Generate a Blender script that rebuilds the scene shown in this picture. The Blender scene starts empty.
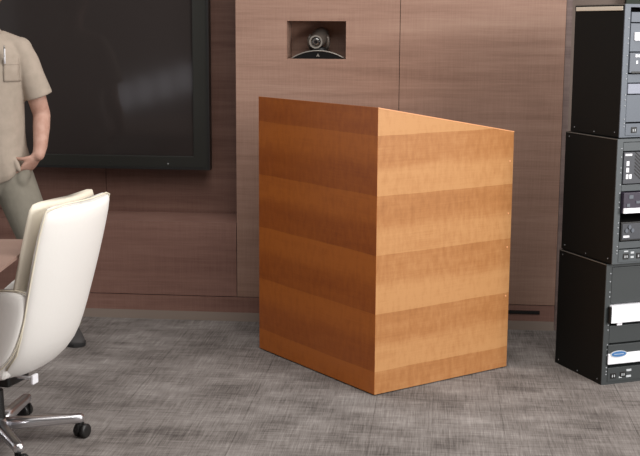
import bpy, bmesh, math, random
from mathutils import Vector, Matrix
random.seed(7)
SC = bpy.context.scene
COL = SC.collection
PI = math.pi

# ------------------------------------------------------------------ helpers
def link(name, bm, mat=None, parent=None, smooth=False, bevel=0, sub=0, angle=None):
    me = bpy.data.meshes.new(name)
    bmesh.ops.recalc_face_normals(bm, faces=bm.faces[:])
    bm.to_mesh(me); bm.free()
    o = bpy.data.objects.new(name, me); COL.objects.link(o)
    if mat:
        for m in (mat if isinstance(mat, (list, tuple)) else [mat]): me.materials.append(m)
    if smooth:
        for p in me.polygons: p.use_smooth = True
    if parent: o.parent = parent
    if bevel:
        m = o.modifiers.new('bevel', 'BEVEL'); m.width = bevel; m.segments = 3; m.limit_method = 'ANGLE'
        m.angle_limit = math.radians(angle or 40); m.harden_normals = False
    if sub:
        m = o.modifiers.new('sub', 'SUBSURF'); m.levels = sub; m.render_levels = sub
    return o

def empty(name, loc=(0, 0, 0), rotz=0):
    o = bpy.data.objects.new(name, None); COL.objects.link(o)
    o.location = loc; o.rotation_euler = (0, 0, rotz); o.empty_display_size = .1
    return o

def tag(o, label=None, cat=None, group=None, kind=None):
    if label: o['label'] = label
    if cat: o['category'] = cat
    if group: o['group'] = group
    if kind: o['kind'] = kind
    return o

def box(bm, x0, x1, y0, y1, z0, z1, M=None):
    vs = [bm.verts.new(v) for v in ((x0,y0,z0),(x1,y0,z0),(x1,y1,z0),(x0,y1,z0),(x0,y0,z1),(x1,y0,z1),(x1,y1,z1),(x0,y1,z1))]
    for f in ((0,3,2,1),(4,5,6,7),(0,1,5,4),(1,2,6,5),(2,3,7,6),(3,0,4,7)):
        bm.faces.new([vs[i] for i in f])
    if M: bmesh.ops.transform(bm, matrix=M, verts=vs)
    return vs

def boxes(name, lst, mat, parent=None, bevel=0):
    bm = bmesh.new()
    for b in lst: box(bm, *b)
    return link(name, bm, mat, parent, bevel=bevel)

def each(name, lst, mat, parent=None, bevel=0):
    """one object per box"""
    return [boxes(name, [b], mat, parent, bevel) for b in lst]

def balls(name, lst, mat, parent=None, seg=12):
    out = []
    for c, r_, sc in lst:
        bm = bmesh.new(); ball(bm, c, r_, sc, seg=seg); out.append(link(name, bm, mat, parent, smooth=True))
    return out

def rect_frame(name, x0, x1, z0, z1, bx, bz, y0, y1, mat, parent=None, bevel=0):
    """rectangular frame as one closed piece"""
    bm = bmesh.new(); R = []
    for (a0, a1, c0, c1, y) in ((x0, x1, z0, z1, y0), (x0+bx, x1-bx, z0+bz, z1-bz, y0), (x0+bx, x1-bx, z0+bz, z1-bz, y1), (x0, x1, z0, z1, y1)):
        R.append([bm.verts.new(v) for v in ((a0, y, c0), (a1, y, c0), (a1, y, c1), (a0, y, c1))])
    for i in range(4):
        a, b = R[i], R[(i+1) % 4]
        for k in range(4): bm.faces.new((a[k], a[(k+1) % 4], b[(k+1) % 4], b[k]))
    return link(name, bm, mat, parent, bevel=bevel)

def frame_dir(d):
    d = d.normalized()
    r = Vector((0, 0, 1)) if abs(d.z) < .95 else Vector((0, 1, 0))
    a = d.cross(r).normalized(); b = d.cross(a).normalized()
    return a, b

def tube(bm, pts, radii, n=16, cap=True):
    """swept tube; radii may be numbers"""
    pts = [Vector(p) for p in pts]
    if not isinstance(radii, (list, tuple)): radii = [radii] * len(pts)
    rings = []; pa = None
    for i, p in enumerate(pts):
        d = (pts[min(i+1, len(pts)-1)] - pts[max(i-1, 0)])
        a, b = frame_dir(d)
        if pa is not None:
            a = (pa - d.normalized() * pa.dot(d.normalized())).normalized(); b = d.normalized().cross(a)
        pa = a
        rings.append([bm.verts.new(p + (a*math.cos(2*PI*k/n) + b*math.sin(2*PI*k/n)) * radii[i]) for k in range(n)])
    for r0, r1 in zip(rings, rings[1:]):
        for k in range(n): bm.faces.new((r0[k], r0[(k+1)%n], r1[(k+1)%n], r1[k]))
    if cap:
        bm.faces.new(rings[0][::-1]); bm.faces.new(rings[-1])
    return rings

def ring_loft(bm, rings, cap=True):
    R = [[bm.verts.new(v) for v in r] for r in rings]
    n = len(R[0])
    for r0, r1 in zip(R, R[1:]):
        for k in range(n): bm.faces.new((r0[k], r0[(k+1)%n], r1[(k+1)%n], r1[k]))
    if cap:
        bm.faces.new(R[0][::-1]); bm.faces.new(R[-1])

def ell(c, rx, ry, n=24, p=2.0, tilt=None):
    """horizontal super-ellipse ring"""
    out = []
    for k in range(n):
        t = 2*PI*k/n; cx, sy = math.cos(t), math.sin(t)
        x = math.copysign(abs(cx)**(2/p), cx)*rx; y = math.copysign(abs(sy)**(2/p), sy)*ry
        v = Vector((x, y, 0))
        if tilt: v = tilt @ v
        out.append(Vector(c) + v)
    return out

def ball(bm, c, r, s=(1,1,1), M=None, seg=20):
    m = Matrix.Translation(c) @ (M or Matrix.Identity(4)) @ Matrix.Diagonal((r*s[0], r*s[1], r*s[2], 1))
    bmesh.ops.create_uvsphere(bm, u_segments=seg, v_segments=seg//2+2, radius=1, matrix=m)

def bake_remesh(name, bm, mat, voxel, parent, smooth_it=6, fac=.5):
    me = bpy.data.meshes.new(name); bmesh.ops.recalc_face_normals(bm, faces=bm.faces[:]); bm.to_mesh(me); bm.free()
    o = bpy.data.objects.new(name, me); COL.objects.link(o)
    m = o.modifiers.new('r', 'REMESH'); m.mode = 'VOXEL'; m.voxel_size = voxel; m.use_smooth_shade = True
    s = o.modifiers.new('s', 'SMOOTH'); s.factor = fac; s.iterations = smooth_it
    dg = bpy.context.evaluated_depsgraph_get()
    nm = bpy.data.meshes.new_from_object(o.evaluated_get(dg)); nm.name = name
    o.modifiers.clear(); o.data = nm
    nm.materials.clear(); nm.materials.append(mat)
    for p in nm.polygons: p.use_smooth = True
    if parent: o.parent = parent
    return o

# ------------------------------------------------------------------ materials
def lin(c):
    return tuple(((v/255)/12.92 if v/255 <= .04045 else (((v/255)+.055)/1.055)**2.4) for v in c) + (1,)

def mat(name, rgb, rough=.5, metal=0, spec=.5, emit=0, coat=0):
    m = bpy.data.materials.new(name); m.use_nodes = True
    b = m.node_tree.nodes['Principled BSDF']
    b.inputs['Base Color'].default_value = lin(rgb); b.inputs['Roughness'].default_value = rough
    b.inputs['Metallic'].default_value = metal; b.inputs['Specular IOR Level'].default_value = spec
    if coat: b.inputs['Coat Weight'].default_value = coat; b.inputs['Coat Roughness'].default_value = .15
    if emit:
        b.inputs['Emission Color'].default_value = lin(rgb); b.inputs['Emission Strength'].default_value = emit
    return m

class NT:
    def __init__(s, m): s.t = m.node_tree; s.n = s.t.nodes; s.b = s.n['Principled BSDF']
    def new(s, t, **k):
        x = s.n.new(t)
        for a, v in k.items(): setattr(x, a, v)
        return x
    def link(s, a, b): s.t.links.new(a, b)
    def coords(s, scale, rot=(0,0,0), loc=(0,0,0)):
        tc = s.new('ShaderNodeTexCoord'); mp = s.new('ShaderNodeMapping')
        mp.inputs['Scale'].default_value = scale; mp.inputs['Rotation'].default_value = rot; mp.inputs['Location'].default_value = loc
        s.link(tc.outputs['Object'], mp.inputs['Vector']); return mp.outputs['Vector']
    def noise(s, vec, scale=1, detail=3, rough=.55):
        x = s.new('ShaderNodeTexNoise'); x.inputs['Scale'].default_value = scale
        x.inputs['Detail'].default_value = detail; x.inputs['Roughness'].default_value = rough
        s.link(vec, x.inputs['Vector']); return x.outputs['Fac']
    def math(s, op, a, b=None, c=None, clamp=False):
        x = s.new('ShaderNodeMath', operation=op); x.use_clamp = clamp
        for i, v in enumerate((a, b, c)):
            if v is None: continue
            if isinstance(v, (int, float)): x.inputs[i].default_value = v
            else: s.link(v, x.inputs[i])
        return x.outputs[0]
    def ramp(s, fac, stops):
        x = s.new('ShaderNodeValToRGB'); e = x.color_ramp.elements
        while len(e) < len(stops): e.new(.5)
        for i, (p, c) in enumerate(stops):
            e[i].position = p; e[i].color = lin(c)
        s.link(fac, x.inputs['Fac']); return x.outputs['Color']
    def bump(s, h, strength=.1, dist=.002):
        x = s.new('ShaderNodeBump'); x.inputs['Strength'].default_value = strength; x.inputs['Distance'].default_value = dist
        s.link(h, x.inputs['Height']); s.link(x.outputs['Normal'], s.b.inputs['Normal'])

def wall_wood(name, dark, midc, light, seed=0):
    """quarter-cut reddish-grey veneer: long horizontal figure with a fine short cross weave"""
    m = mat(name, midc, .42, spec=.35); k = NT(m)
    a = k.noise(k.coords((1.1, 1.1, 22), loc=(seed, 0, seed)), 1, 5, .6)
    b = k.noise(k.coords((6, 6, 150)), 1, 3, .6)
    c = k.noise(k.coords((150, 150, 5)), 1, 3, .6)
    d = k.noise(k.coords((.5, .5, 5), loc=(seed*3, 0, 1)), 1, 2)
    s = k.math('MULTIPLY', a, .45)
    s = k.math('MULTIPLY_ADD', b, .25, s); s = k.math('MULTIPLY_ADD', c, .2, s); s = k.math('MULTIPLY_ADD', d, .35, s)
    k.link(k.ramp(s, [(.46, dark), (.62, midc), (.80, light)]), k.b.inputs['Base Color'])
    k.bump(s, .05, .001)
    return m

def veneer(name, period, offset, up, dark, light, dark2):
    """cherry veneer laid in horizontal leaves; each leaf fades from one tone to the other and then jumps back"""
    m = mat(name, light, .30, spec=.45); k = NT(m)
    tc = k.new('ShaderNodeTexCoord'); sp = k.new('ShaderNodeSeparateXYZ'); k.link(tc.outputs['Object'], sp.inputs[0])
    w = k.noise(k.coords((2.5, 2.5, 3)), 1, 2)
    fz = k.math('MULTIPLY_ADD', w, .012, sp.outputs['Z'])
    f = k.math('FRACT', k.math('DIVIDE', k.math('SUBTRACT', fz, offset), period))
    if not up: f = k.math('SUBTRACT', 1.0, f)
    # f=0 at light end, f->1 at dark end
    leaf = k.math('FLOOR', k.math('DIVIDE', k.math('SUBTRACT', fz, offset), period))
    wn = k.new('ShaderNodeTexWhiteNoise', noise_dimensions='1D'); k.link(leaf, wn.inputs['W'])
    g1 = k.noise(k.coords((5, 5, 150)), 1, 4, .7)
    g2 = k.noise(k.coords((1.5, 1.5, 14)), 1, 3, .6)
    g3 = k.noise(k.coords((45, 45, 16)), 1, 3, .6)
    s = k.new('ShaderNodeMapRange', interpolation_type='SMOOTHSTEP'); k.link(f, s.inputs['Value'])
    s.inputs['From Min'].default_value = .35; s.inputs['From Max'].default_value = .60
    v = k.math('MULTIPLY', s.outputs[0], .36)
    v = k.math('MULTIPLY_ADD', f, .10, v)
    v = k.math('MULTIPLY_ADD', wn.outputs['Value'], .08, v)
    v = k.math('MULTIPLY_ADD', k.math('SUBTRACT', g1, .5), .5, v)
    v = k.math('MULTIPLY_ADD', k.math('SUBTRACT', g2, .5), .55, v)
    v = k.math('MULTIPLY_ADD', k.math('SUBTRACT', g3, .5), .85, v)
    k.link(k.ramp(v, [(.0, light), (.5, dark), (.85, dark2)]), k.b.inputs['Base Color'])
    return m

def carpet_mat():
    m = mat('carpet', (110, 105, 104), .95, spec=.1); k = NT(m)
    blot = k.noise(k.coords((1.6, 2.2, 1)), 1.6, 4, .6)
    blot2 = k.noise(k.coords((3, 7, 1), rot=(0, 0, .35)), 1.5, 3, .6)
    lx = k.noise(k.coords((3.0, 105, 1)), 1, 4, .7)
    ly = k.noise(k.coords((120, 3.0, 1), loc=(3, 1, 0)), 1, 4, .7)
    lx2 = k.noise(k.coords((9, 260, 1)), 1, 2, .6)
    ly2 = k.noise(k.coords((300, 9, 1)), 1, 2, .6)
    v = k.math('MULTIPLY', blot, .62)
    v = k.math('MULTIPLY_ADD', blot2, .34, v)
    v = k.math('MULTIPLY_ADD', lx, .36, v); v = k.math('MULTIPLY_ADD', ly, .42, v)
    v = k.math('MULTIPLY_ADD', lx2, .40, v); v = k.math('MULTIPLY_ADD', ly2, .40, v)
    v = k.math('SUBTRACT', v, .765)
    # tile joints every half metre
    tc = k.new('ShaderNodeTexCoord'); sp = k.new('ShaderNodeSeparateXYZ'); k.link(tc.outputs['Object'], sp.inputs[0])
    for ax, of in (('X', .23), ('Y', .11)):
        fr = k.math('FRACT', k.math('DIVIDE', k.math('ADD', sp.outputs[ax], of + 20), .5))
        ln = k.math('LESS_THAN', fr, .010)
        v = k.math('MULTIPLY_ADD', ln, -.09, v)
    k.link(k.ramp(v, [(.24, (70, 65, 63)), (.44, (110, 104, 101)), (.58, (132, 126, 123)), (.80, (162, 157, 154))]), k.b.inputs['Base Color'])
    k.bump(v, .25, .004)
    return m

def cloth(name, rgb, rough=.85, var=.03, scale=25):
    m = mat(name, rgb, rough, spec=.2); k = NT(m)
    a = k.noise(k.coords((scale, scale, scale)), 1, 3)
    d = tuple(int(c*(1-var)) for c in rgb); l = tuple(min(255, int(c*(1+var))) for c in rgb)
    k.link(k.ramp(a, [(.3, d), (.7, l)]), k.b.inputs['Base Color'])
    b = k.noise(k.coords((9, 9, 4)), 1, 3); k.bump(b, .35, .012)
    return m

M = {}
M['wall'] = wall_wood('wall_veneer', (126, 98, 85), (146, 116, 102), (162, 133, 118))
M['wall_low'] = wall_wood('wall_veneer_lower', (114, 82, 73), (132, 99, 89), (148, 115, 104), 4)
M['wall_dark'] = wall_wood('wall_veneer_recess', (100, 72, 64), (120, 90, 80), (136, 106, 95), 9)  # same veneer made darker, with the recess shade in its colour
M['gap'] = mat('joint_shadow', (50, 39, 36), .9, spec=.1)  # dark backing inside the panel gaps
M['side'] = mat('plain_side_wall', (106, 92, 84), .7)
M['plaster'] = mat('plaster', (112, 106, 100), .9)
M['carpet'] = carpet_mat()
M['ven_front'] = veneer('cherry_veneer_front', .2435, .107, False, (150, 76, 20), (172, 94, 30), (132, 62, 12))  # darker copy of the veneer: the front face's shade is in the colour
M['ven_side'] = veneer('cherry_veneer_side', .2435, .107, True, (170, 116, 70), (190, 140, 92), (150, 98, 56))  # paler copy: the light on the long side is in the colour
M['edge'] = mat('cherry_edge', (226, 160, 112), .35)
M['black_wood'] = mat('toe_black', (22, 18, 16), .7)
M['screen'] = mat('screen_glass', (50, 45, 44), .075, spec=.2)
M['bezel'] = mat('bezel_charcoal', (40, 40, 37), .42, spec=.35)
M['blk'] = mat('black_plastic', (24, 23, 23), .45)
M['blk2'] = mat('black_rack_enamel', (21, 21, 20), .6, spec=.15)
M['silver'] = mat('silver_plastic', (150, 146, 140), .35, metal=.5)
M['gun'] = mat('gunmetal_plastic', (96, 88, 82), .35, metal=.3)
M['lens'] = mat('lens_glass', (14, 12, 14), .08, spec=.8, coat=1)
M['chrome'] = mat('chrome', (236, 236, 240), .28, metal=1)
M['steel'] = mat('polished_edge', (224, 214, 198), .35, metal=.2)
M['leather'] = mat('white_leather', (238, 235, 231), .42, spec=.4)
k = NT(M['leather']); k.bump(k.noise(k.coords((14, 14, 14)), 1, 3), .12, .01)
M['leather_front'] = mat('cream_leather', (222, 213, 196), .45, spec=.4)
M['piping'] = mat('cream_piping', (226, 218, 198), .5)
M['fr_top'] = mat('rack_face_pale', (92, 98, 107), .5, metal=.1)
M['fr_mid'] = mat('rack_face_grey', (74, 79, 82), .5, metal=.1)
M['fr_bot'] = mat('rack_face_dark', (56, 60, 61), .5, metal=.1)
M['mod_pale'] = mat('module_pale', (140, 144, 158), .5)
M['mod_dark'] = mat('module_dark', (64, 66, 72), .5)
M['mod_grey'] = mat('module_grey', (92, 97, 106), .5)
M['purple'] = mat('module_purple_black', (52, 46, 60), .4)
M['white'] = mat('white_label', (240, 240, 246), .5)
M['offw'] = mat('printed_offwhite', (190, 194, 198), .5)
M['blue'] = mat('blue_badge', (66, 116, 172), .3)
M['bluelcd'] = mat('blue_lcd', (120, 150, 205), .3, emit=.3)
M['trim_grey'] = mat('worn_edge_grey', (104, 100, 95), .5)  # lighter grey that stands for light caught on the case edges
M['screw'] = mat('screw_steel', (150, 153, 158), .45, metal=.3)
M['table'] = wall_wood('table_veneer', (130, 104, 94), (148, 121, 110), (164, 137, 125), 2)
M['skin'] = mat('skin', (190, 146, 126), .55, spec=.35)
k = NT(M['skin']); k.link(k.ramp(k.noise(k.coords((30, 30, 30)), 1, 4), [(.3, (178, 136, 120)), (.7, (198, 160, 144))]), k.b.inputs['Base Color'])
M['hair'] = mat('grey_brown_hair', (92, 76, 62), .7)
M['eye'] = mat('eye_white', (232, 228, 222), .2)
M['iris'] = mat('iris_brown', (60, 40, 28), .2)
M['lip'] = mat('lip', (168, 104, 96), .5)
M['shirt'] = cloth('taupe_shirt', (168, 155, 142))
M['pants'] = cloth('grey_green_trousers', (132, 127, 116))
M['shoe'] = mat('dark_grey_suede', (62, 60, 60), .8)
M['sole'] = mat('sole_rubber', (30, 29, 30), .8)
M['green'] = mat('dark_green_paint', (38, 48, 38), .7)

# ------------------------------------------------------------------ room: floor and the panelled wall
bm = bmesh.new(); box(bm, -7, 7, -6, 8, -.1, 0)
fl = link('floor', bm, M['carpet']); fl.rotation_euler = (0, 0, -.0992); tag(fl, kind='structure')

WD, WA = 5.9057, -.0992
def wall_obj(name, lst, m, bevel=0):
    """boxes in wall coordinates: u along the wall, v depth (0 = panel face, + = away from the room), z up"""
    bm = bmesh.new()
    for b in lst: box(bm, *b)
    o = link(name, bm, m, bevel=bevel); o.location = (0, WD, 0); o.rotation_euler = (0, 0, WA)
    return o
def wall_pt(u, v, z):
    c, s = math.cos(WA), math.sin(WA)
    return Vector((u*c - v*s, WD + u*s + v*c, z))

RU, RZ, RDP = -.426, .514, .30      # recess edge, ledge height, recess depth
NU0, NU1, NZ0, NZ1 = -.170, .123, 1.345, 1.530
CE = 2.7
G = .003
tag(wall_obj('wall_back', [
    # middle panel with the camera niche
    (RU, NU0, 0, .34, .130, CE), (NU1, .388-G/2, 0, .34, .130, CE),
    (NU0, NU1, 0, .34, .130, NZ0), (NU0, NU1, 0, .34, NZ1, CE), (NU0, NU1, .20, .34, NZ0, NZ1),
    # right hand panel
    (.388+G/2, 1.185, 0, .34, .130, CE)], M['wall']), kind='structure')
tag(wall_obj('wall_left', [(-4.4, RU-G, 0, RDP+.04, .130, RZ)], M['wall_low']), kind='structure')
tag(wall_obj('wall_recess', [(-4.4, -1.19, RDP, RDP+.05, RZ, CE), (-1.187, RU, RDP, RDP+.05, RZ, CE)], M['wall_dark']), kind='structure')
tag(wall_obj('wall_joint', [(-4.4, 1.18, .012, .33, .12, .131), (.386, .390, .012, .1, .12, CE), (-.43, -.4265, .012, .1, .12, RZ-.002),
                            (-1.189, -1.186, RDP+.004, RDP+.04, RZ, CE)], M['gap']), kind='structure')
tag(wall_obj('wall_skirt', [(-4.4, 1.185, .0, .33, .046, .1265)], M['wall_low']), kind='structure')
tag(wall_obj('baseboard_back', [(-4.4, 1.185, -.004, .33, 0, .0455)], mat('carpet_base_strip', (144, 130, 121), .95, spec=.1)), kind='structure')
# beyond the last panel: a narrow edge trim and a plain set-back wall behind the racks
tag(wall_obj('trim_1', [(1.187, 1.215, .004, .5, 0, CE)], wall_wood('edge_trim_veneer', (92, 78, 76), (118, 102, 98), (132, 116, 110), 5)), kind='structure')
tag(wall_obj('wall_right', [(1.215, 4.5, .42, .5, 0, CE)], M['side']), kind='structure')
tag(wall_obj('trim_2', [(1.52, 1.62, .36, .42, 0, CE)], M['green']), kind='structure')

# cable slot let into the skirting beside the lectern
r = empty('cable_slot', wall_pt(1.0, 0, .083), WA)
tag(r, 'long narrow black slot in the wood skirting between the lectern and the racks', 'slot')
boxes('slot_frame', [(-.12, .112, -.003, .0, -.001, .017)], M['gap'], r)
boxes('slot_opening', [(-.117, .109, -.0045, -.003, .001, .015)], M['blk'], r)

# room behind the camera: wall with unseen windows, stepped to place the screen's reflections
tag(boxes('wall_front', [(-7, 7, -5.2, -5, 0, 4)],
          M['plaster']), kind='structure')
pane = mat('bright_window_pane', (226, 226, 235), .3, emit=3.6)  # unseen panes, given a glow to show as reflections in the screen
for i in range(4):
    w = empty('window_%d' % (i+1), (-5.23 + i*.315, -4.97, .24 + i*.09)); tag(w, kind='structure')
    rect_frame('window_frame', -.15, .15, 0, .44, .02, .02, -.03, .03, M['bezel'], w)
    boxes('pane', [(-.13, .13, -.005, .005, .02, .42)], pane, w)

# ------------------------------------------------------------------ wall screen in the recess
TV = empty('wall_screen', wall_pt(-1.60, .17, .768), WA)
tag(TV, 'huge dark flat display screen with a wide charcoal frame hanging in the wall recess', 'screen')
W2, TH = 1.0, 1.14
boxes('housing', [(-W2+.03, W2-.03, .05, .128, .03, TH-.03)], M['blk'], TV, bevel=.004)
bw, bh = .082, .064
rect_frame('bezel', -W2, W2, 0, TH, bw, bh, 0, .06, M['bezel'], TV, bevel=.004)
rect_frame('frame_lip', -W2-.006, W2+.006, -.006, TH+.006, .012, .012, -.008, .05, M['blk'], TV)
boxes('glass', [(-W2+bw, W2-bw, .014, .03, bh, TH-bh)], M['screen'], TV)
bm = bmesh.new(); ball(bm, (.783, -.001, .024), .0035, (1, .5, 1)); link('indicator_light', bm, M['offw'], TV, smooth=True)
bm = bmesh.new(); ball(bm, (.475, -.001, .026), .0045, (1, .4, 1)); link('infrared_sensor', bm, M['blk'], TV, smooth=True)
boxes('mounting_plate', [(-.4, .4, .125, .131, .3, .8)], M['blk'], TV)

# ------------------------------------------------------------------ conference camera in the niche
CAM = empty('conference_camera', wall_pt(-.018, .03, NZ0+.001), WA)
tag(CAM, 'silver and black video conference camera sitting in the wall niche above the lectern', 'camera')
def seg_profile(w, h, inset=0, n=24):
    R = (w*w/4 + h*h) / (2*h); out = []
    a = math.asin(min(1, (w/2)/R))
    for i in range(n+1):
        t = -a + 2*a*i/n
        out.append((math.sin(t)*(R-inset), math.cos(t)*(R-inset) - (R-h)))
    return [(x, max(z, 0)) for x, z in out]
bm = bmesh.new()
pr = seg_profile(.266, .038)
f0 = [bm.verts.new((x, 0, z)) for x, z in pr]; f1 = [bm.verts.new((x*.8, .13, z*.9)) for x, z in pr]
bm.faces.new(f0); bm.faces.new(f1[::-1])
for i in range(len(pr)-1): bm.faces.new((f0[i], f0[i+1], f1[i+1], f1[i]))
bm.faces.new((f0[0], f1[0], f1[-1], f0[-1]))
base = link('base', bm, mat('matte_black', (16, 15, 15), .8, spec=.15), CAM)
bm = bmesh.new(); tube(bm, [(x, -.001, z+.001) for x, z in pr], .0030, 10); link('arched_rim', bm, M['silver'], CAM, smooth=True)
bm = bmesh.new()      # small triangular emblem
for (ax, az, s) in ((0, .017, .0085),):
    for tri in (((-s, az-s*.8), (-s*.3, az-s*.8), (0, az-s*.1), (s*.3, az-s*.8), (s, az-s*.8), (0, az+s)),):
        a = [bm.verts.new((x, -.0015, z)) for x, z in tri]; b = [bm.verts.new((x, 0, z)) for x, z in tri]
        bm.faces.new(a); bm.faces.new(b[::-1])
        for i in range(6): bm.faces.new((a[i], b[i], b[(i+1)%6], a[(i+1)%6]))
link('emblem', bm, M['silver'], base)
bm = bmesh.new()      # turning neck
ring_loft(bm, [ell((-.004, .075, .032), .036, .034), ell((-.004, .075, .044), .042, .038), ell((-.004, .075, .056), .036, .034)])
link('neck', bm, M['blk'], CAM, smooth=True)
for s in (-1, 1):      # fork arms beside the head
    bm = bmesh.new()
    tube(bm, [(s*.036-.004, .075, .044), (s*.047-.004, .070, .066), (s*.048-.004, .066, .098), (s*.040-.004, .066, .118)], [.010, .011, .010, .007], 12)
    link('fork_arm', bm, M['gun'], CAM, smooth=True)
HX, HZ = -.012, .082
bm = bmesh.new()      # camera head: barrel in front, dome behind
rings = []
for y, R, dx, dz in ((.012, .031, 0, 0), (.016, .034, 0, 0), (.040, .037, .003, .006), (.070, .042, .010, .018), (.10, .044, .016, .028), (.125, .038, .02, .032), (.135, .020, .02, .032)):
    rings.append([Vector((HX + dx + R*math.cos(2*PI*k/28), y, HZ + dz + R*math.sin(2*PI*k/28))) for k in range(28)])
ring_loft(bm, rings)
head = link('camera_head', bm, M['gun'], CAM, smooth=True)
def disc_ring(name, c, r0, r1, y0, y1, m, parent):
    bm = bmesh.new(); n = 32
    prof = [(r0, y0), (r1, y0), (r1, y1), (r0, y1)]
    R = [[bm.verts.new((c[0]+r*math.cos(2*PI*k/n), y, c[1]+r*math.sin(2*PI*k/n))) for k in range(n)] for r, y in prof]
    for i in range(4):
        a, b = R[i], R[(i+1) % 4]
        for k in range(n): bm.faces.new((a[k], a[(k+1)%n], b[(k+1)%n], b[k]))
    return link(name, bm, m, parent, smooth=False)
disc_ring('lens_ring', (HX, HZ), .0255, .0325, .003, .016, M['silver'], head)
bm = bmesh.new(); ball(bm, (HX, .016, HZ), .0255, (1, .35, 1)); ln_ = link('lens', bm, M['lens'], head, smooth=True)
disc_ring('inner_ring', (HX, HZ), .010, .013, .006, .009, M['gun'], ln_)

# ------------------------------------------------------------------ lectern
LA = .617
LX, LY = .2278, 4.6987
LW, LD, H1, H2 = .8844, .7512, 1.1874, 1.0595
# local frame: origin at the near corner on the floor, +x runs along the long lit side (back-right), +y runs back-left along the front panel
L = empty('lectern', (LX, LY, 0), LA)
tag(L, 'large cherry wood lectern with horizontal veneer bands and a sloping top', 'lectern')
T = .022
def prism(bm, prof, y0, y1):
    a = [bm.verts.new((x, y0, z)) for x, z in prof]; b = [bm.verts.new((x, y1, z)) for x, z in prof]
    bm.faces.new(a); bm.faces.new(b[::-1]); n = len(prof)
    for i in range(n): bm.faces.new((a[i], b[i], b[(i+1)%n], a[(i+1)%n]))
Z0 = .005
def zt(x): return H1 + (H2-H1)*x/LD
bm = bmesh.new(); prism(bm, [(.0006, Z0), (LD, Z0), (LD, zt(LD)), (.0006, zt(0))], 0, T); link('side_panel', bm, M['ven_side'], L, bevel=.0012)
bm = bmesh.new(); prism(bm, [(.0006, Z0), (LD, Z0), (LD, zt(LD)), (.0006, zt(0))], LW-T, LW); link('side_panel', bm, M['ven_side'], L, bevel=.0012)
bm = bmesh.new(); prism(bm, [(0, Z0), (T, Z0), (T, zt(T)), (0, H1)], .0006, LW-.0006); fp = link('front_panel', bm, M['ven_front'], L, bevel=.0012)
bm = bmesh.new(); prism(bm, [(T, zt(T)-.03), (LD-.02, zt(LD-.02)-.03), (LD-.02, zt(LD-.02)-.006), (T, zt(T)-.006)], T, LW-T)
link('sloping_top', bm, M['ven_side'], L)
boxes('shelf', [(T, LD-.06, T, LW-T, .55, .572)], M['ven_side'], L)
boxes('bottom_board', [(T, LD-.02, T, LW-T, .05, .072)], M['ven_side'], L)
boxes('toe_base', [(.02, LD-.02, .02, LW-.02, 0, .05)], M['black_wood'], L)
# pale edge banding along the sloping side and the near corner
bm = bmesh.new()
prism(bm, [(.001, zt(0)-.0035), (LD, zt(LD)-.0035), (LD, zt(LD)+.0005), (.001, H1+.0005)], -.0008, .003)
link('edge_banding', bm, M['edge'], L)
balls('screw_cover', [((LD-.02, -.0004, z), .0045, (1, .3, 1)) for z in (.93, .70, .55, .33)], M['edge'], L)

# ------------------------------------------------------------------ stacked equipment racks
UH = .5284
UW = .52
def R3(px_y_to_z): return px_y_to_z
def screws(parent, t, zs, m):
    bm = bmesh.new()
    for z in zs: ball(bm, (t, -.0035, z), .0042, (1, .5, 1), seg=10)
    link('rack_screw', bm, m, parent, smooth=True)
def sock(parent, t, z, s=1.0):
    o = boxes('power_socket', [(t-.014*s, t+.014*s, -.006, .002, z-.012*s, z+.012*s)], M['blk'], parent, bevel=.001)
    each('socket_pin', [(t-.007*s, t-.003*s, -.0075, -.005, z-.006*s, z+.004*s), (t+.003*s, t+.007*s, -.0075, -.005, z-.006*s, z+.004*s)], M['offw'], o)
def rack_case(x, y, yaw, z, depth, face, label, extra=0):
    r = empty('rack_case', (x, y, z), yaw); tag(r, label, 'equipment rack', 'rack cases stacked by the wall')
    h = UH - .003 + extra
    bm = bmesh.new()     # open-fronted enclosure: two sides, top, bottom, back
    for b in ((0, .012, .003, depth, 0, h), (UW-.012, UW, .003, depth, 0, h), (.012, UW-.012, .003, depth, 0, .012),
              (.012, UW-.012, .003, depth, h-.012, h), (.012, UW-.012, depth-.012, depth, .012, h-.012)): box(bm, *b)
    link('enclosure', bm, M['blk2'], r, bevel=.0015)
    boxes('edge_trim', [(-.0012, .001, .0, depth, h-.0035, h-.0005)], M['trim_grey'], r)  # added thin strip, a painted highlight along the top edge
    fr = rect_frame('face_frame', 0, UW, 0, h, .028, .013, -.002, .0035, face, r, bevel=.001)
    zs = [.045, .058, .075, .13, .155, .175, .24, .262, .30, .335, .385, .405, .45, .485]
    balls('rack_screw', [((tt, -.0025, zz), .0036, (1, .4, 1)) for tt in (.021, UW-.021) for zz in zs], M['screw'], fr, seg=8)
    balls('side_bolt', [((-.0005, yy, zz), .0028, (.5, 1, 1)) for (yy, zz) in ((.03, .02), (depth*.5, .012), (depth-.03, .02), (depth-.03, h-.02))], M['screw'], r, seg=8)
    return r
def module(parent, name, z0, z1, m, out=.006, t0=.028, t1=UW-.028):
    return boxes(name, [(t0, t1, -out, .25, z0, z1)], m, parent, bevel=.0015)

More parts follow.
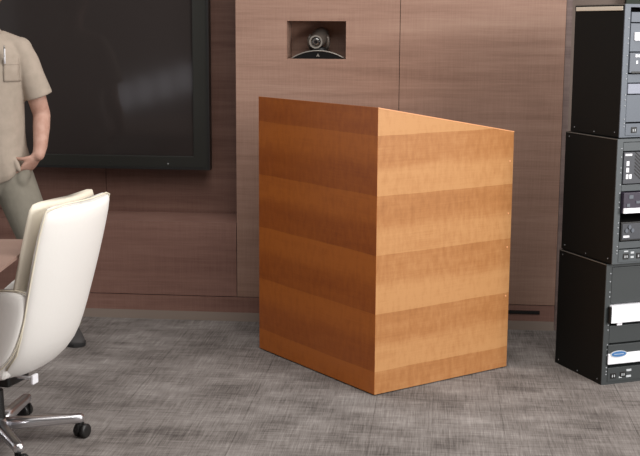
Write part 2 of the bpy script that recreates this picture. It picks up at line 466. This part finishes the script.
# bottom case
YB, PB = 384.5, .00443
zb = lambda y: (YB - y)*PB
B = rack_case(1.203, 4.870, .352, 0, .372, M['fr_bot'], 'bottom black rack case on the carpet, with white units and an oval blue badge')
module(B, 'blank_panel', zb(304.5), UH-.018, M['fr_bot'], .003)
o = module(B, 'white_unit', zb(323), zb(306), M['white'], .02, .024)
boxes('end_grip', [(.016, .024, -.022, .0, zb(323), zb(307))], M['blk'], o, bevel=.003)
boxes('label_tab', [(.06, .085, -.010, -.002, zb(326), zb(323.6))], M['white'], o)
module(B, 'blank_panel', zb(343.5), zb(326.5), M['fr_bot'], .003)
o = module(B, 'disc_unit', zb(365), zb(345), M['fr_bot'], .008, .022)
boxes('white_fascia', [(.022, UW-.028, -.013, -.006, zb(364), zb(353.5))], M['white'], o, bevel=.002)
bm = bmesh.new()
def ovalplate(bm, cx, cz, rx, rz, y0, y1, n=32):
    a = [bm.verts.new((cx+rx*math.cos(2*PI*k/n), y0, cz+rz*math.sin(2*PI*k/n))) for k in range(n)]
    b = [bm.verts.new((cx+rx*math.cos(2*PI*k/n), y1, cz+rz*math.sin(2*PI*k/n))) for k in range(n)]
    bm.faces.new(a); bm.faces.new(b[::-1])
    for k in range(n): bm.faces.new((a[k], b[k], b[(k+1)%n], a[(k+1)%n]))
ovalplate(bm, .072, zb(354), .041, .0145, -.0155, -.012); o1 = link('oval_badge', bm, M['offw'], o)
bm = bmesh.new(); ovalplate(bm, .072, zb(354), .036, .0115, -.0165, -.0150); link('badge_face', bm, M['blue'], o1)
boxes('badge_stripe', [(.048, .096, -.0172, -.0160, zb(354)-.0012, zb(354)+.0012)], M['offw'], o1)
o = module(B, 'power_strip', zb(382), zb(368), M['fr_bot'], .004)
sock(o, .056, zb(376)); sock(o, .104, zb(375.5)); sock(o, .30, zb(376)); sock(o, .40, zb(376))
each('printed_label', [(.085, .1, -.0052, -.0035, zb(379), zb(377.5)), (.122, .146, -.0052, -.0035, zb(373), zb(371)), (.122, .146, -.0052, -.0035, zb(379), zb(377))], M['offw'], o)

# middle case
zm = lambda y: (264.6 - y)*.00418
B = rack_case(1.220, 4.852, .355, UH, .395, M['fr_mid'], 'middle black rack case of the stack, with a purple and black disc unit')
module(B, 'blank_panel', zm(151), UH-.018, M['fr_mid'], .003)
o = module(B, 'vented_unit', zm(183.5), zm(152), M['mod_dark'], .008, .030)
for i in range(7):
    zz = zm(178) + i*.0145; bm = bmesh.new()
    box(bm, .075, .15, -.0095, -.0075, -.0022, .0022, Matrix.Translation((0, 0, zz)) @ Matrix.Translation((.11, 0, 0)) @ Matrix.Rotation(.7, 4, 'Y') @ Matrix.Translation((-.11, 0, 0))); link('vent_slot', bm, M['blk'], o)
each('printed_label', [(.036, .068, -.0095, -.0075, zm(155.6), zm(153.6)), (.043, .056, -.0095, -.0075, zm(165.5), zm(161)), (.043, .056, -.0095, -.0075, zm(172), zm(167.5)),
                        (.043, .054, -.0095, -.0075, zm(178.5), zm(174)), (.059, .070, -.0095, -.0075, zm(178.5), zm(174))], M['white'], o)
module(B, 'blank_panel', zm(191), zm(184.5), M['fr_mid'], .003)
o = module(B, 'disc_player', zm(213), zm(192), M['purple'], .02, .030)
boxes('white_trim', [(.030, UW-.028, -.024, -.018, zm(212.5), zm(207.5))], M['white'], o)
each('front_button', [(.055, .075, -.023, -.019, zm(198), zm(194.5)), (.09, .125, -.023, -.019, zm(203), zm(200.5)), (.045, .06, -.023, -.019, zm(206), zm(203))], M['mod_grey'], o)
o = module(B, 'control_unit', zm(241), zm(222), M['blk'], .008, .032)
boxes('fascia', [(.037, UW-.032, -.0105, -.0075, zm(239.5), zm(223.5))], M['mod_dark'], o, bevel=.001)
for (cx, yy) in ((.056, 230.5), (.086, 230.5), (.071, 227)):
    bm = bmesh.new(); ovalplate(bm, cx, zm(yy), .007, .009, -.015, -.010, 16); link('dial', bm, M['mod_grey'], o)
each('printed_label', [(.043, .072, -.0115, -.0100, zm(237.5), zm(235.5))], M['white'], o)
module(B, 'blank_panel', zm(249), zm(242), M['fr_mid'], .003)
o = module(B, 'power_strip', zm(263), zm(250), M['fr_mid'], .004)
sock(o, .064, zm(257)); sock(o, .13, zm(257)); sock(o, .30, zm(257)); sock(o, .40, zm(257))
each('printed_label', [(.055, .075, -.0052, -.0035, zm(252.5), zm(251.2)), (.088, .104, -.0052, -.0035, zm(254.5), zm(252.5)), (.088, .104, -.0052, -.0035, zm(259), zm(257))], M['offw'], o)

# top case
zu = lambda y: (138 - y)*.00409
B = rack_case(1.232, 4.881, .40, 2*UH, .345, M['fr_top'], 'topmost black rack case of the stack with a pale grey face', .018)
h = UH-.003+.018
boxes('edge_strip', [(-.0035, .001, .012, .335, h-.026, h-.009)], M['steel'], B, bevel=.0015)  # pale strip near the top of the side panel
o = module(B, 'display_unit', zu(23), zu(13), M['fr_top'], .006, .030)
boxes('blue_display', [(.078, .2, -.008, -.005, zu(21.5), zu(14.5))], M['bluelcd'], o)
o = module(B, 'white_label_unit', zu(52), zu(24), M['fr_top'], .005, .030)
boxes('white_plate', [(.048, .30, -.012, -.004, zu(41), zu(33))], M['white'], o, bevel=.001)
o = module(B, 'button_unit', zu(73), zu(53), M['mod_grey'], .009, .030)
each('lit_button', [(.056, .066, -.011, -.008, zu(57.5), zu(54.8)), (.070, .078, -.011, -.008, zu(57.5), zu(54.8)), (.061, .069, -.011, -.008, zu(64), zu(61))], M['white'], o)
boxes('disc_slot', [(.040, .40, -.0105, -.008, zu(73.4), zu(71.6))], M['blk'], o)
module(B, 'blank_panel', zu(83), zu(74.5), M['fr_top'], .003)
o = module(B, 'pale_unit', zu(94), zu(84), M['mod_pale'], .006, .030)
module(B, 'blank_panel', zu(122.5), zu(95), M['fr_top'], .003)
o = module(B, 'power_strip', zu(136), zu(124), M['fr_top'], .004)
sock(o, .070, zu(130.5)); sock(o, .16, zu(130.5)); sock(o, .30, zu(130.5)); sock(o, .40, zu(130.5))

# ------------------------------------------------------------------ conference table
TB = empty('conference_table', (-2.2, 3.3, 0))
tag(TB, 'reddish brown wood conference table with its end behind the white chair', 'table')
def rrect(x0, x1, y0, y1, r, n=8):
    out = []
    for (cx, cy, a0) in ((x1-r, y1-r, 0), (x0+r, y1-r, PI/2), (x0+r, y0+r, PI), (x1-r, y0+r, 1.5*PI)):
        for i in range(n+1): a = a0 + PI/2*i/n; out.append((cx+r*math.cos(a), cy+r*math.sin(a)))
    return out
bm = bmesh.new(); o1 = rrect(-1.5, 1.20, -.85, .845, .05); o0 = rrect(-1.46, 1.16, -.81, .805, .05)
ring_loft(bm, [[Vector((x, y, .722)) for x, y in o0], [Vector((x, y, .738)) for x, y in o1], [Vector((x, y, .750)) for x, y in o1]])
link('tabletop', bm, M['table'], TB)
for x in (-1.0, .55):
    boxes('pedestal', [(x-.05, x+.05, -.5, .5, .03, .722)], M['table'], TB)
    boxes('foot_plate', [(x-.09, x+.09, -.6, .6, 0, .03)], M['blk'], TB)
boxes('stretcher', [(-.95, .50, -.02, .02, .3, .5)], M['table'], TB)

# ------------------------------------------------------------------ white swivel chair
CH = empty('office_chair', (-1.17, 4.12, 0), math.radians(163))
tag(CH, 'white leather swivel chair with padded sides and a chrome star base', 'chair')
# local +x = the way the sitter faces
def slab(path, n=24, pw=3.2):
    """path rows: (x, z, tx, tz, halfwidth, thickness, bow) ; section across local y, bow pushes the middle along the normal"""
    rings = []
    for (x, z, tx, tz, hw, th, bow) in path:
        t = Vector((tx, 0, tz)).normalized(); nrm = Vector((-t.z, 0, t.x))     # outward (backwards) normal
        ring = []
        for k in range(n):
            a = 2*PI*k/n; cx, sy = math.cos(a), math.sin(a)
            yy = math.copysign(abs(cx)**(2/pw), cx)*hw; d = math.copysign(abs(sy)**(2/pw), sy)*th/2
            d += bow*(1-(yy/hw)**2 if hw else 0)
            ring.append(Vector((x, yy, z)) + nrm*d)
        rings.append(ring)
    return rings
# back shell: runs down the back and curls under the seat
pth = [(-.358, .918, -.2, 1), (-.356, .904, -.2, 1), (-.331, .82, -.24, 1), (-.300, .70, -.25, 1), (-.268, .58, -.25, 1), (-.238, .47, -.25, 1),
       (-.212, .40, -.45, 1), (-.168, .345, -.9, .8), (-.115, .318, -1, .35), (-.05, .306, -1, .1), (.05, .303, -1, 0), (.14, .305, -1, 0)]
HWB = [.205, .224, .230, .228, .220, .210, .202, .195, .188, .18, .172, .16]; hw = HWB
th = [.020, .038, .046, .050, .052, .055, .056, .052, .046, .042, .038, .03]
bo = [.040, .044, .048, .046, .042, .038, .034, .030, .024, .014, .006, 0]
bm = bmesh.new(); ring_loft(bm, slab([(a[0], a[1], a[2], a[3], w, t, b) for a, w, t, b in zip(pth, hw, th, bo)]))
link('back_shell', bm, M['leather'], CH, smooth=True, sub=1)
# front pad of the backrest, a separate layer standing a little proud at the top
pp = [(-.300, .928, -.22, 1), (-.298, .916, -.2, 1), (-.280, .83, -.24, 1), (-.248, .71, -.25, 1), (-.215, .59, -.25, 1), (-.19, .50, -.25, 1), (-.178, .46, -.2, 1)]
hw = [.200, .220, .226, .224, .216, .205, .19]; th = [.014, .030, .036, .040, .044, .044, .03]; bo = [.036, .040, .042, .040, .034, .028, .02]
bm = bmesh.new(); ring_loft(bm, slab([(a[0], a[1], a[2], a[3], w, t, b) for a, w, t, b in zip(pp, hw, th, bo)]))
link('back_cushion', bm, M['leather_front'], CH, smooth=True, sub=1)
# seat cushion
pp = [(-.20, .415, 1, 0), (-.19, .42, 1, 0), (-.10, .425, 1, 0), (.05, .43, 1, 0), (.18, .43, 1, 0), (.245, .415, 1, -.4), (.258, .40, 1, -1)]
hw = [.17, .185, .19, .19, .19, .18, .165]; th = [.05, .085, .09, .095, .09, .07, .03]
bm = bmesh.new(); ring_loft(bm, slab([(a[0], a[1], a[2], a[3], w, t, 0) for a, w, t in zip(pp, hw, th)]))
link('seat', bm, M['leather_front'], CH, smooth=True, sub=1)
bm = bmesh.new(); prof = [(-.16, .30), (.19, .30), (.235, .34), (.235, .385), (-.19, .385)]
a = [bm.verts.new((x, -.20, z)) for x, z in prof]; b = [bm.verts.new((x, .20, z)) for x, z in prof]
bm.faces.new(a); bm.faces.new(b[::-1])
for i in range(5): bm.faces.new((a[i], b[i], b[(i+1) % 5], a[(i+1) % 5]))
link('seat_shell', bm, M['leather'], CH, smooth=False, bevel=.03)
# padded closed sides
for s in (-1, 1):
    prof = [(-.262, .626), (-.276, .60), (-.258, .52), (-.226, .43), (-.190, .375), (-.14, .340), (-.03, .328), (.07, .335), (.125, .375), (.125, .44), (.085, .51), (.03, .565), (-.04, .60), (-.12, .618), (-.20, .628)]
    bm = bmesh.new(); rings = []
    cx = sum(p[0] for p in prof)/len(prof); cz = sum(p[1] for p in prof)/len(prof)
    y_in = .160
    for (f, y) in ((.93, y_in), (1.0, y_in+.012), (1.0, y_in+.048), (.975, y_in+.060), (.90, y_in+.068), (.6, y_in+.073)):
        rings.append([Vector((cx+(x-cx)*f, s*y, cz+(z-cz)*f)) for x, z in prof])
    ring_loft(bm, rings); o = link('arm_panel', bm, M['leather'], CH, smooth=True, sub=1)
    bm = bmesh.new(); loop = [Vector((cx+(x-cx)*.994, s*(y_in+.056), cz+(z-cz)*.994)) for x, z in prof]
    # smooth the loop for the seam piping
    dense = []
    n = len(loop)
    for i in range(n):
        p0, p1, p2, p3 = loop[i-1], loop[i], loop[(i+1) % n], loop[(i+2) % n]
        for j in range(4):
            t = j/4
            dense.append(.5*((2*p1) + (p2-p0)*t + (2*p0-5*p1+4*p2-p3)*t*t + (-p0+3*p1-3*p2+p3)*t**3))
    tube(bm, dense + [dense[0]], .0026, 8, cap=False); link('piping', bm, M['piping'], o, smooth=True)
# piping round the rear edge of the back shell
bm = bmesh.new()
pts = []
rows = list(zip(pth, HWB))[1:8]
for side in (1, -1):
    seq = rows if side == -1 else rows[::-1]
    for a, w in seq:
        t = Vector((a[2], 0, a[3])).normalized(); nn = Vector((-t.z, 0, t.x))
        pts.append(Vector((a[0], side*(w-.001), a[1])) + nn*.004)
    if side == 1:
        pts += [Vector((-.385, .15, .918)), Vector((-.40, .07, .919)), Vector((-.405, 0, .919)), Vector((-.40, -.07, .919)), Vector((-.385, -.15, .918))]
tube(bm, pts, .003, 8); link('piping', bm, M['piping'], CH, smooth=True)
# mechanism and lever
boxes('tilt_mechanism', [(-.10, .12, -.07, .07, .235, .30)], M['blk'], CH, bevel=.01)
bm = bmesh.new()
tube(bm, [(-.06, .04, .28), (-.13, .05, .275), (-.185, .055, .278)], .006, 10); lv = link('tilt_lever', bm, M['chrome'], CH, smooth=True)
bm = bmesh.new(); box(bm, -.199, -.187, .035, .072, .258, .292); link('lever_paddle', bm, M['white'], lv, bevel=.004)
# column and star base
bm = bmesh.new(); tube(bm, [(0, 0, .13), (0, 0, .25)], .017, 20); link('gas_column', bm, M['chrome'], CH, smooth=False)
bm = bmesh.new(); ring_loft(bm, [ell((0,0,.085), .034, .034), ell((0,0,.10), .030, .030), ell((0,0,.20), .027, .027), ell((0,0,.205), .022, .022)])
link('column_sleeve', bm, M['blk'], CH, smooth=False)
bm = bmesh.new(); ring_loft(bm, [ell((0,0,.055), .036, .036), ell((0,0,.062), .045, .045), ell((0,0,.088), .043, .043), ell((0,0,.094), .034, .034)])
link('hub', bm, M['chrome'], CH, smooth=False)
base0 = math.radians(11) - math.radians(163)
for k in range(5):
    a = base0 + k*2*PI/5
    d = Vector((math.cos(a), math.sin(a), 0)); q = Vector((-d.y, d.x, 0))
    bm = bmesh.new(); rings = []
    for (rr_, w, z0_, z1_) in ((.03, .024, .050, .094), (.12, .022, .054, .094), (.26, .019, .059, .093), (.298, .019, .059, .093), (.309, .012, .064, .090)):
        c = d*rr_
        rings.append([c + q*w*math.copysign(abs(math.cos(t))**.6, math.cos(t)) + Vector((0, 0, (z0_+z1_)/2 + (z1_-z0_)/2*math.copysign(abs(math.sin(t))**.6, math.sin(t)))) for t in [2*PI*i/16 for i in range(16)]])
    ring_loft(bm, rings); leg = link('base_leg', bm, M['chrome'], CH, smooth=True)
    # twin-wheel caster
    cpos = d*.295; ca = a + (.9, 1.35, -.5, 2.0, .4)[k]
    cd = Vector((math.cos(ca), math.sin(ca), 0)); cq = Vector((-cd.y, cd.x, 0))
    ctr = cpos + cd*.012 + Vector((0, 0, .027))
    for s in (-1, 1):
        bm = bmesh.new()
        rings = []
        for (off, R) in ((.004, .022), (.006, .026), (.019, .027), (.023, .024), (.024, .015)):
            rings.append([ctr + cq*(s*off) + cd*math.cos(2*PI*i/24)*R + Vector((0, 0, math.sin(2*PI*i/24)*R)) for i in range(24)])
        ring_loft(bm, rings); link('caster_wheel', bm, M['blk'], leg, smooth=True)
    bm = bmesh.new()
    tube(bm, [cpos + Vector((0,0,.045)), cpos + Vector((0,0,.075))], .008, 12)
    box(bm, -.018, .020, -.004, .004, .025, .056, Matrix.Translation(cpos) @ Matrix.Rotation(ca, 4, 'Z'))
    link('caster_stem', bm, M['blk'], leg)

# ------------------------------------------------------------------ person
PX, PY = -1.56, 5.55
P = empty('person', (PX, PY, 0), 0)
tag(P, 'person in a taupe short-sleeved shirt and grey trousers with one hand in a pocket', 'person')
# local: x = image right (the person's left), -y = towards the viewer
def limb(bm, pts, n=18):
    tube(bm, [p[0] for p in pts], [p[1] for p in pts], n)
    for p, r_ in (pts[0], pts[-1]): ball(bm, p, r_*.98, seg=14)

def finger(bm, p, d, bend, ln, r0):
    d = Vector(d).normalized(); bend = Vector(bend).normalized()
    pts = [Vector(p)]; ang = 0
    for i, f in enumerate((.42, .32, .26)):
        ang += (.22, .38, .3)[i]
        pts.append(pts[-1] + (d*math.cos(ang) + bend*math.sin(ang))*ln*f)
    tube(bm, pts, [r0, r0*.96, r0*.88, r0*.70], 12)
    ball(bm, pts[0], r0, seg=10); ball(bm, pts[-1], r0*.70, seg=10)

def hand(bm, wrist, d, palm_n, side):
    """wrist point, pointing direction, palm normal (towards the palm), side: vector to the thumb side"""
    w = Vector(wrist); d = Vector(d).normalized(); pn = Vector(palm_n).normalized(); th_ = Vector(side).normalized()
    rings = []
    for (t, wd, tk) in ((0, .027, .019), (.03, .034, .018), (.065, .042, .016), (.09, .041, .013)):
        c = w + d*t
        rings.append([c + th_*wd*math.cos(2*PI*i/16) + pn*tk*math.sin(2*PI*i/16) for i in range(16)])
    ring_loft(bm, rings)
    for (o, ln, t) in ((.030, .072, .088), (.010, .080, .092), (-.011, .074, .089), (-.031, .058, .080)):
        finger(bm, w + d*t + th_*o, d + th_*o*1.5, pn, ln, .0085)
    finger(bm, w + d*.028 + th_*.028 + pn*.006, d*.75 + th_*.7 + pn*.2, pn - th_*.6, .062, .0102)

bm = bmesh.new()
# torso, neck, head
ring_loft(bm, [ell((0, .02, .76), .130, .085), ell((0, .02, .84), .155, .10), ell((0, .015, .92), .148, .10), ell((0, .01, 1.02), .138, .095), ell((0, .01, 1.14), .148, .098),
               ell((0, .01, 1.26), .158, .102), ell((0, .015, 1.36), .160, .09), ell((0, .02, 1.43), .12, .070), ell((0, .025, 1.47), .065, .055)], cap=True)
limb(bm, [((-.09, .03, 1.42), .05), ((0, .025, 1.43), .06), ((.09, .03, 1.42), .05)])
limb(bm, [((0, .03, 1.42), .060), ((0, .025, 1.50), .054), ((0, .015, 1.56), .054)])
hz = 1.642
ball(bm, (0, .015, hz+.018), .1, (.76, .93, 1.08), seg=28)
ball(bm, (0, -.010, hz-.045), .07, (.84, .95, .95), seg=24)
ball(bm, (0, -.048, hz-.092), .022, (1.2, .9, .8))                       # chin
tube(bm, [(0, -.074, hz+.022), (0, -.092, hz-.010), (0, -.098, hz-.022)], [.008, .011, .014], 12)   # nose
ball(bm, (0, -.090, hz-.022), .012, (1.1, .9, .8))
for s in (-1, 1):
    ball(bm, (s*.010, -.082, hz-.026), .0075)
    ball(bm, (s*.036, -.052, hz-.022), .028, (1, .8, 1.1))                # cheek
    ball(bm, (s*.030, -.070, hz+.036), .017, (1.4, .5, .45))              # brow
    ball(bm, (s*.078, .022, hz-.002), .026, (.34, .72, 1.15), M=Matrix.Rotation(s*.3, 4, 'Z'))      # ear
ball(bm, (0, -.078, hz-.052), .014, (1.5, .6, .35)); ball(bm, (0, -.076, hz-.060), .013, (1.4, .6, .4))
# their left arm, hand in the trouser pocket
limb(bm, [((.155, .03, 1.395), .052), ((.190, .015, 1.30), .050), ((.222, .03, 1.18), .045), ((.240, .06, 1.085), .041)])
limb(bm, [((.240, .06, 1.085), .041), ((.246, .02, 1.03), .040), ((.250, -.03, .945), .033), ((.246, -.055, .905), .028)])
hand(bm, (.243, -.055, .908), (-.62, .10, -.74), (-.62, .25, .42), (-.55, -.80, .15))
# their right arm hanging loosely
limb(bm, [((-.150, .03, 1.395), .056), ((-.185, .02, 1.30), .050), ((-.215, .03, 1.18), .044), ((-.235, .04, 1.10), .040)])
limb(bm, [((-.235, .04, 1.10), .040), ((-.245, .01, 1.02), .039), ((-.255, -.03, .90), .031), ((-.258, -.045, .85), .026)])
hand(bm, (-.258, -.045, .85), (.02, -.12, -1), (1, .1, 0), (.1, -1, .1))
# legs
for pts in ([((.095, .02, .80), .088), ((.15, .005, .66), .080), ((.23, -.02, .44), .056), ((.26, .01, .36), .054), ((.325, .08, .12), .038), ((.338, .09, .075), .036)],
            [((-.095, .02, .80), .088), ((-.11, .01, .66), .080), ((-.16, -.01, .44), .056), ((-.165, .02, .36), .054), ((-.19, .07, .12), .038), ((-.19, .08, .075), .036)]):
    limb(bm, pts)
bake_remesh('body', bm, M['skin'], .005, P, 6, .5)

# face details and hair
for s in (-1, 1):
    ey = balls('eye', [((s*.031, -.0665, hz+.016), .0122, (1, 1, 1))], M['eye'], P, seg=20)[0]
    balls('iris', [((s*.031, -.0748, hz+.0155), .0056, (1, .8, 1))], M['iris'], ey)
    bm = bmesh.new()
    ball(bm, (s*.031, -.0655, hz+.0165), .0142, (1.12, 1, 1), seg=24)
    bmesh.ops.bisect_plane(bm, geom=bm.verts[:]+bm.edges[:]+bm.faces[:], plane_co=(s*.031, -.0655, hz+.0200), plane_no=(0, -.15, -1), clear_outer=True)
    lid = link('eyelid', bm, M['skin'], P, smooth=True)
    bm = bmesh.new()
    ball(bm, (s*.031, -.0655, hz+.0155), .0138, (1.12, 1, 1), seg=24)
    bmesh.ops.bisect_plane(bm, geom=bm.verts[:]+bm.edges[:]+bm.faces[:], plane_co=(s*.031, -.0655, hz+.0100), plane_no=(0, -.1, 1), clear_outer=True)
    lid = link('lower_eyelid', bm, M['skin'], P, smooth=True)
bm = bmesh.new(); ball(bm, (0, -.084, hz-.0555), .012, (1.9, .35, .33)); link('lips', bm, M['lip'], P, smooth=True)
bm = bmesh.new()
ball(bm, (0, .026, hz+.044), .1, (.83, .95, 1.0), seg=32); ball(bm, (0, .055, hz-.0), .085, (.88, .80, .9), seg=24)
for s in (-1, 1): ball(bm, (s*.068, -.008, hz+.035), .028, (.5, .9, 1.5))
bake_remesh('hair', bm, M['hair'], .006, P, 3)
balls('eyebrow', [((s*.032, -.0835, hz+.040), .012, (1.5, .4, .3)) for s in (-1, 1)], M['hair'], P)

# shirt: torso with an uneven hem, wide short sleeves
def torso_ring(cx, z, rx, ry, hem=0, fold=0, n=64):
    out = []
    for k in range(n):
        t = 2*PI*k/n; x = math.copysign(abs(math.cos(t))**.85, math.cos(t))*rx; y = math.copysign(abs(math.sin(t))**.85, math.sin(t))*ry
        f = 1 + fold*math.sin(7*t+1.3) + fold*.6*math.sin(12*t+z*9)
        out.append(Vector((cx + x*f, .02 + y*f, z + hem*(max(0, math.cos(t))**2))))
    return out
bm = bmesh.new()
TR = [(.76, .172, .130, .0, .085, .035), (.79, .182, .142, .0, .075, .03), (.86, .176, .145, 0, .04, .022), (.93, .168, .140, 0, .01, .018), (1.0, .164, .135, 0, 0, .012),
      (1.10, .164, .133, 0, 0, .008), (1.20, .170, .133, 0, 0, .004), (1.29, .180, .132, 0, 0, 0), (1.37, .174, .118, 0, 0, 0), (1.425, .138, .092, 0, 0, 0), (1.462, .085, .070, 0, 0, 0)]
ring_loft(bm, [torso_ring(a[3], a[0], a[1], a[2], a[4], a[5]) for a in TR])
for s in (-1, 1):
    E1 = Vector((s*.075, .025, 1.432)); E2 = Vector((s*.158, .028, 1.392))
    tube(bm, [E1, E2, (s*.184, .022, 1.335), (s*.206, .02, 1.265), (s*.232, .03, 1.185), (s*.236, .032, 1.172)], [.045, .056, .060, .062, .066, .066], 28)
    ball(bm, E2, .056, seg=20); ball(bm, E1, .045, seg=20)
    # crumple where the wrist pushes the hem up
for (x, y, z, r_) in ((.150, -.078, .86, .024),):
    ball(bm, (x, y, z), r_, (.55, .55, 1.5), M=Matrix.Rotation(-.35, 4, 'Y'))
shirt = bake_remesh('shirt', bm, M['shirt'], .0055, P, 5)
# collar, placket, pocket, buttons, pen
bm = bmesh.new()
for s in (-1, 1):
    vs = [(s*.008, -.075, 1.425), (s*.045, -.098, 1.385), (s*.075, -.060, 1.435), (s*.070, .0, 1.478), (s*.030, -.045, 1.468)]
    f = bm.faces.new([bm.verts.new(v) for v in vs])
    bmesh.ops.extrude_face_region(bm, geom=[f])
tube(bm, [(.07, 0, 1.47), (.05, .06, 1.475), (0, .09, 1.478), (-.05, .06, 1.475), (-.07, 0, 1.47)], .012, 10)
link('collar', bm, M['shirt'], shirt)
def shirt_front(x, z):
    """depth of the shirt surface in front at (x, z)"""
    rows = [(a[0], a[1], a[2], a[3]) for a in TR]
    for a, b in zip(rows, rows[1:]):
        if a[0] <= z <= b[0]:
            t = (z-a[0])/(b[0]-a[0]); rx = a[1]+(b[1]-a[1])*t; ry = a[2]+(b[2]-a[2])*t; cx = a[3]+(b[3]-a[3])*t
            c = min(1, abs((x-cx)/rx))**(1/.85); return .02 - ry*max(0, 1-c*c)**.425
    return -.1
def patch(name, x0, x1, z0, z1, mat_, parent, out=.003, nx=6, nz=10, shape=None):
    bm = bmesh.new(); g = []
    for j in range(nz+1):
        z = z0+(z1-z0)*j/nz
        g.append([bm.verts.new((x0+(x1-x0)*i/nx, shirt_front(x0+(x1-x0)*i/nx, z)-out, z)) for i in range(nx+1)])
    for j in range(nz):
        for i in range(nx): bm.faces.new((g[j][i], g[j][i+1], g[j+1][i+1], g[j+1][i]))
    o = link(name, bm, mat_, parent, smooth=True)
    m = o.modifiers.new('s', 'SOLIDIFY'); m.thickness = .0015; m.offset = 1
    return o
sh2 = cloth('taupe_shirt_trim', (165, 152, 139))
patch('placket', -.014, .016, .82, 1.41, sh2, shirt, nx=2, nz=40)
pk = patch('chest_pocket', .108, .168, 1.245, 1.34, sh2, shirt, out=.004)
patch('pocket_flap', .107, .169, 1.322, 1.35, M['shirt'], pk, out=.0055)
balls('button', [((.001, shirt_front(.001, z)-.006, z), .0055, (1, .4, 1)) for z in (1.36, 1.27, 1.18, 1.09, 1.0, .91)], M['offw'], shirt, seg=10)
pen = empty('pen', (PX+.118, PY-.104, 1.368), 0); tag(pen, 'small white and silver pen clipped in the chest pocket of the shirt', 'pen')
bm = bmesh.new(); tube(bm, [(0, 0, -.04), (0, 0, .028)], .0042, 12); link('barrel', bm, M['white'], pen, smooth=True)
bm = bmesh.new(); tube(bm, [(0, 0, .028), (0, 0, .042)], [.0042, .003], 12); link('cap', bm, M['silver'], pen, smooth=True)
boxes('clip', [(-.0015, .0015, -.007, -.004, -.01, .034)], M['silver'], pen)

# trousers
bm = bmesh.new()
ring_loft(bm, [ell((0, .02, .715), .125, .10, 32), ell((0, .02, .79), .178, .128, 32), ell((0, .02, .87), .166, .124, 32), ell((0, .02, .95), .150, .115, 32)])
for leg_ in ([((.095, .02, .80), .102), ((.150, .005, .66), .096), ((.225, -.02, .46), .078), ((.26, .005, .36), .072), ((.315, .07, .15), .060), ((.335, .085, .060), .060), ((.336, .086, .05), .060)],
             [((-.090, .02, .80), .098), ((-.112, .01, .66), .092), ((-.155, -.01, .46), .074), ((-.165, .015, .36), .070), ((-.188, .06, .15), .066), ((-.19, .075, .060), .070), ((-.19, .076, .05), .070)]):
    tube(bm, [p[0] for p in leg_], [p[1] for p in leg_], 28)
    ball(bm, leg_[0][0], .097)
for (x, y, z, r_) in ((.175, -.035, .82, .034), (.160, -.040, .79, .044)):     # bulge of the pocketed hand
    ball(bm, (x, y, z), r_, (.8, .9, 1.3))
bake_remesh('trousers', bm, M['pants'], .006, P, 5)

# shoes
for (x, y, a) in ((.350, .055, .35), (-.19, .045, -.25)):
    R = Matrix.Translation((x, y, 0)) @ Matrix.Rotation(a, 4, 'Z')
    bm = bmesh.new(); rings = []
    for (yy, w, z1) in ((.065, .022, .05), (.05, .034, .078), (.01, .038, .088), (-.04, .038, .080), (-.09, .042, .062), (-.14, .045, .052), (-.175, .038, .042), (-.195, .018, .028)):
        rings.append([R @ Vector((w*math.copysign(abs(math.cos(t))**.8, math.cos(t)), yy, .018 + (z1-.018)*max(0, math.sin(t))**.8 - .004*max(0, -math.sin(t)))) for t in [2*PI*i/20 for i in range(20)]])
    ring_loft(bm, rings); shoe = link('shoe', bm, M['shoe'], P, smooth=True, sub=1)
    bm = bmesh.new(); pr = []
    for (yy, w) in ((.07, .018), (.055, .034), (.01, .040), (-.04, .040), (-.09, .045), (-.14, .048), (-.178, .040), (-.200, .018)): pr.append((yy, w))
    o_ = [(w, yy) for yy, w in pr] + [(-w, yy) for yy, w in pr[::-1]]
    ring_loft(bm, [[R @ Vector((xx, yy, 0)) for xx, yy in o_], [R @ Vector((xx, yy, .018)) for xx, yy in o_]])
    link('sole', bm, M['sole'], shoe, bevel=.003)

# ------------------------------------------------------------------ lights
def area(name, loc, target, size, power, col=(1, 1, 1), sy=None):
    l = bpy.data.lights.new(name, 'AREA'); l.energy = power; l.color = col; l.size = size
    if sy: l.shape = 'RECTANGLE'; l.size_y = sy
    o = bpy.data.objects.new(name, l); COL.objects.link(o); o.location = loc
    o.rotation_euler = (Vector(target) - Vector(loc)).to_track_quat('-Z', 'Y').to_euler(); return o
area('window_daylight', (4.6, 1.6, 2.1), (0, 5.0, .7), 2.6, 255, (1, .975, .95), 1.8)
area('ceiling_light', (.6, 3.2, 3.4), (.4, 5.2, 0), 2.4, 85, (1, .96, .90))
w = bpy.data.worlds.new('room_ambient'); w.use_nodes = True; SC.world = w
w.node_tree.nodes['Background'].inputs[0].default_value = (1, .98, .97, 1)
w.node_tree.nodes['Background'].inputs[1].default_value = .62

# ------------------------------------------------------------------ camera
cd = bpy.data.cameras.new('camera'); cam = bpy.data.objects.new('camera', cd); COL.objects.link(cam)
cd.sensor_fit = 'HORIZONTAL'; cd.sensor_width = 36; cd.lens = 36*1183.3/640; cd.clip_start = .05
cam.location = (0, 0, 1.5)
p_, r_ = .1681, .0057
cam.matrix_world = Matrix.Translation((0, 0, 1.5)) @ Matrix.Rotation(PI/2 - p_, 4, 'X') @ Matrix.Rotation(r_, 4, 'Z')
SC.camera = cam
SC.view_settings.view_transform = 'Standard'; SC.view_settings.look = 'None'
SC.view_settings.exposure = 0; SC.view_settings.gamma = 1
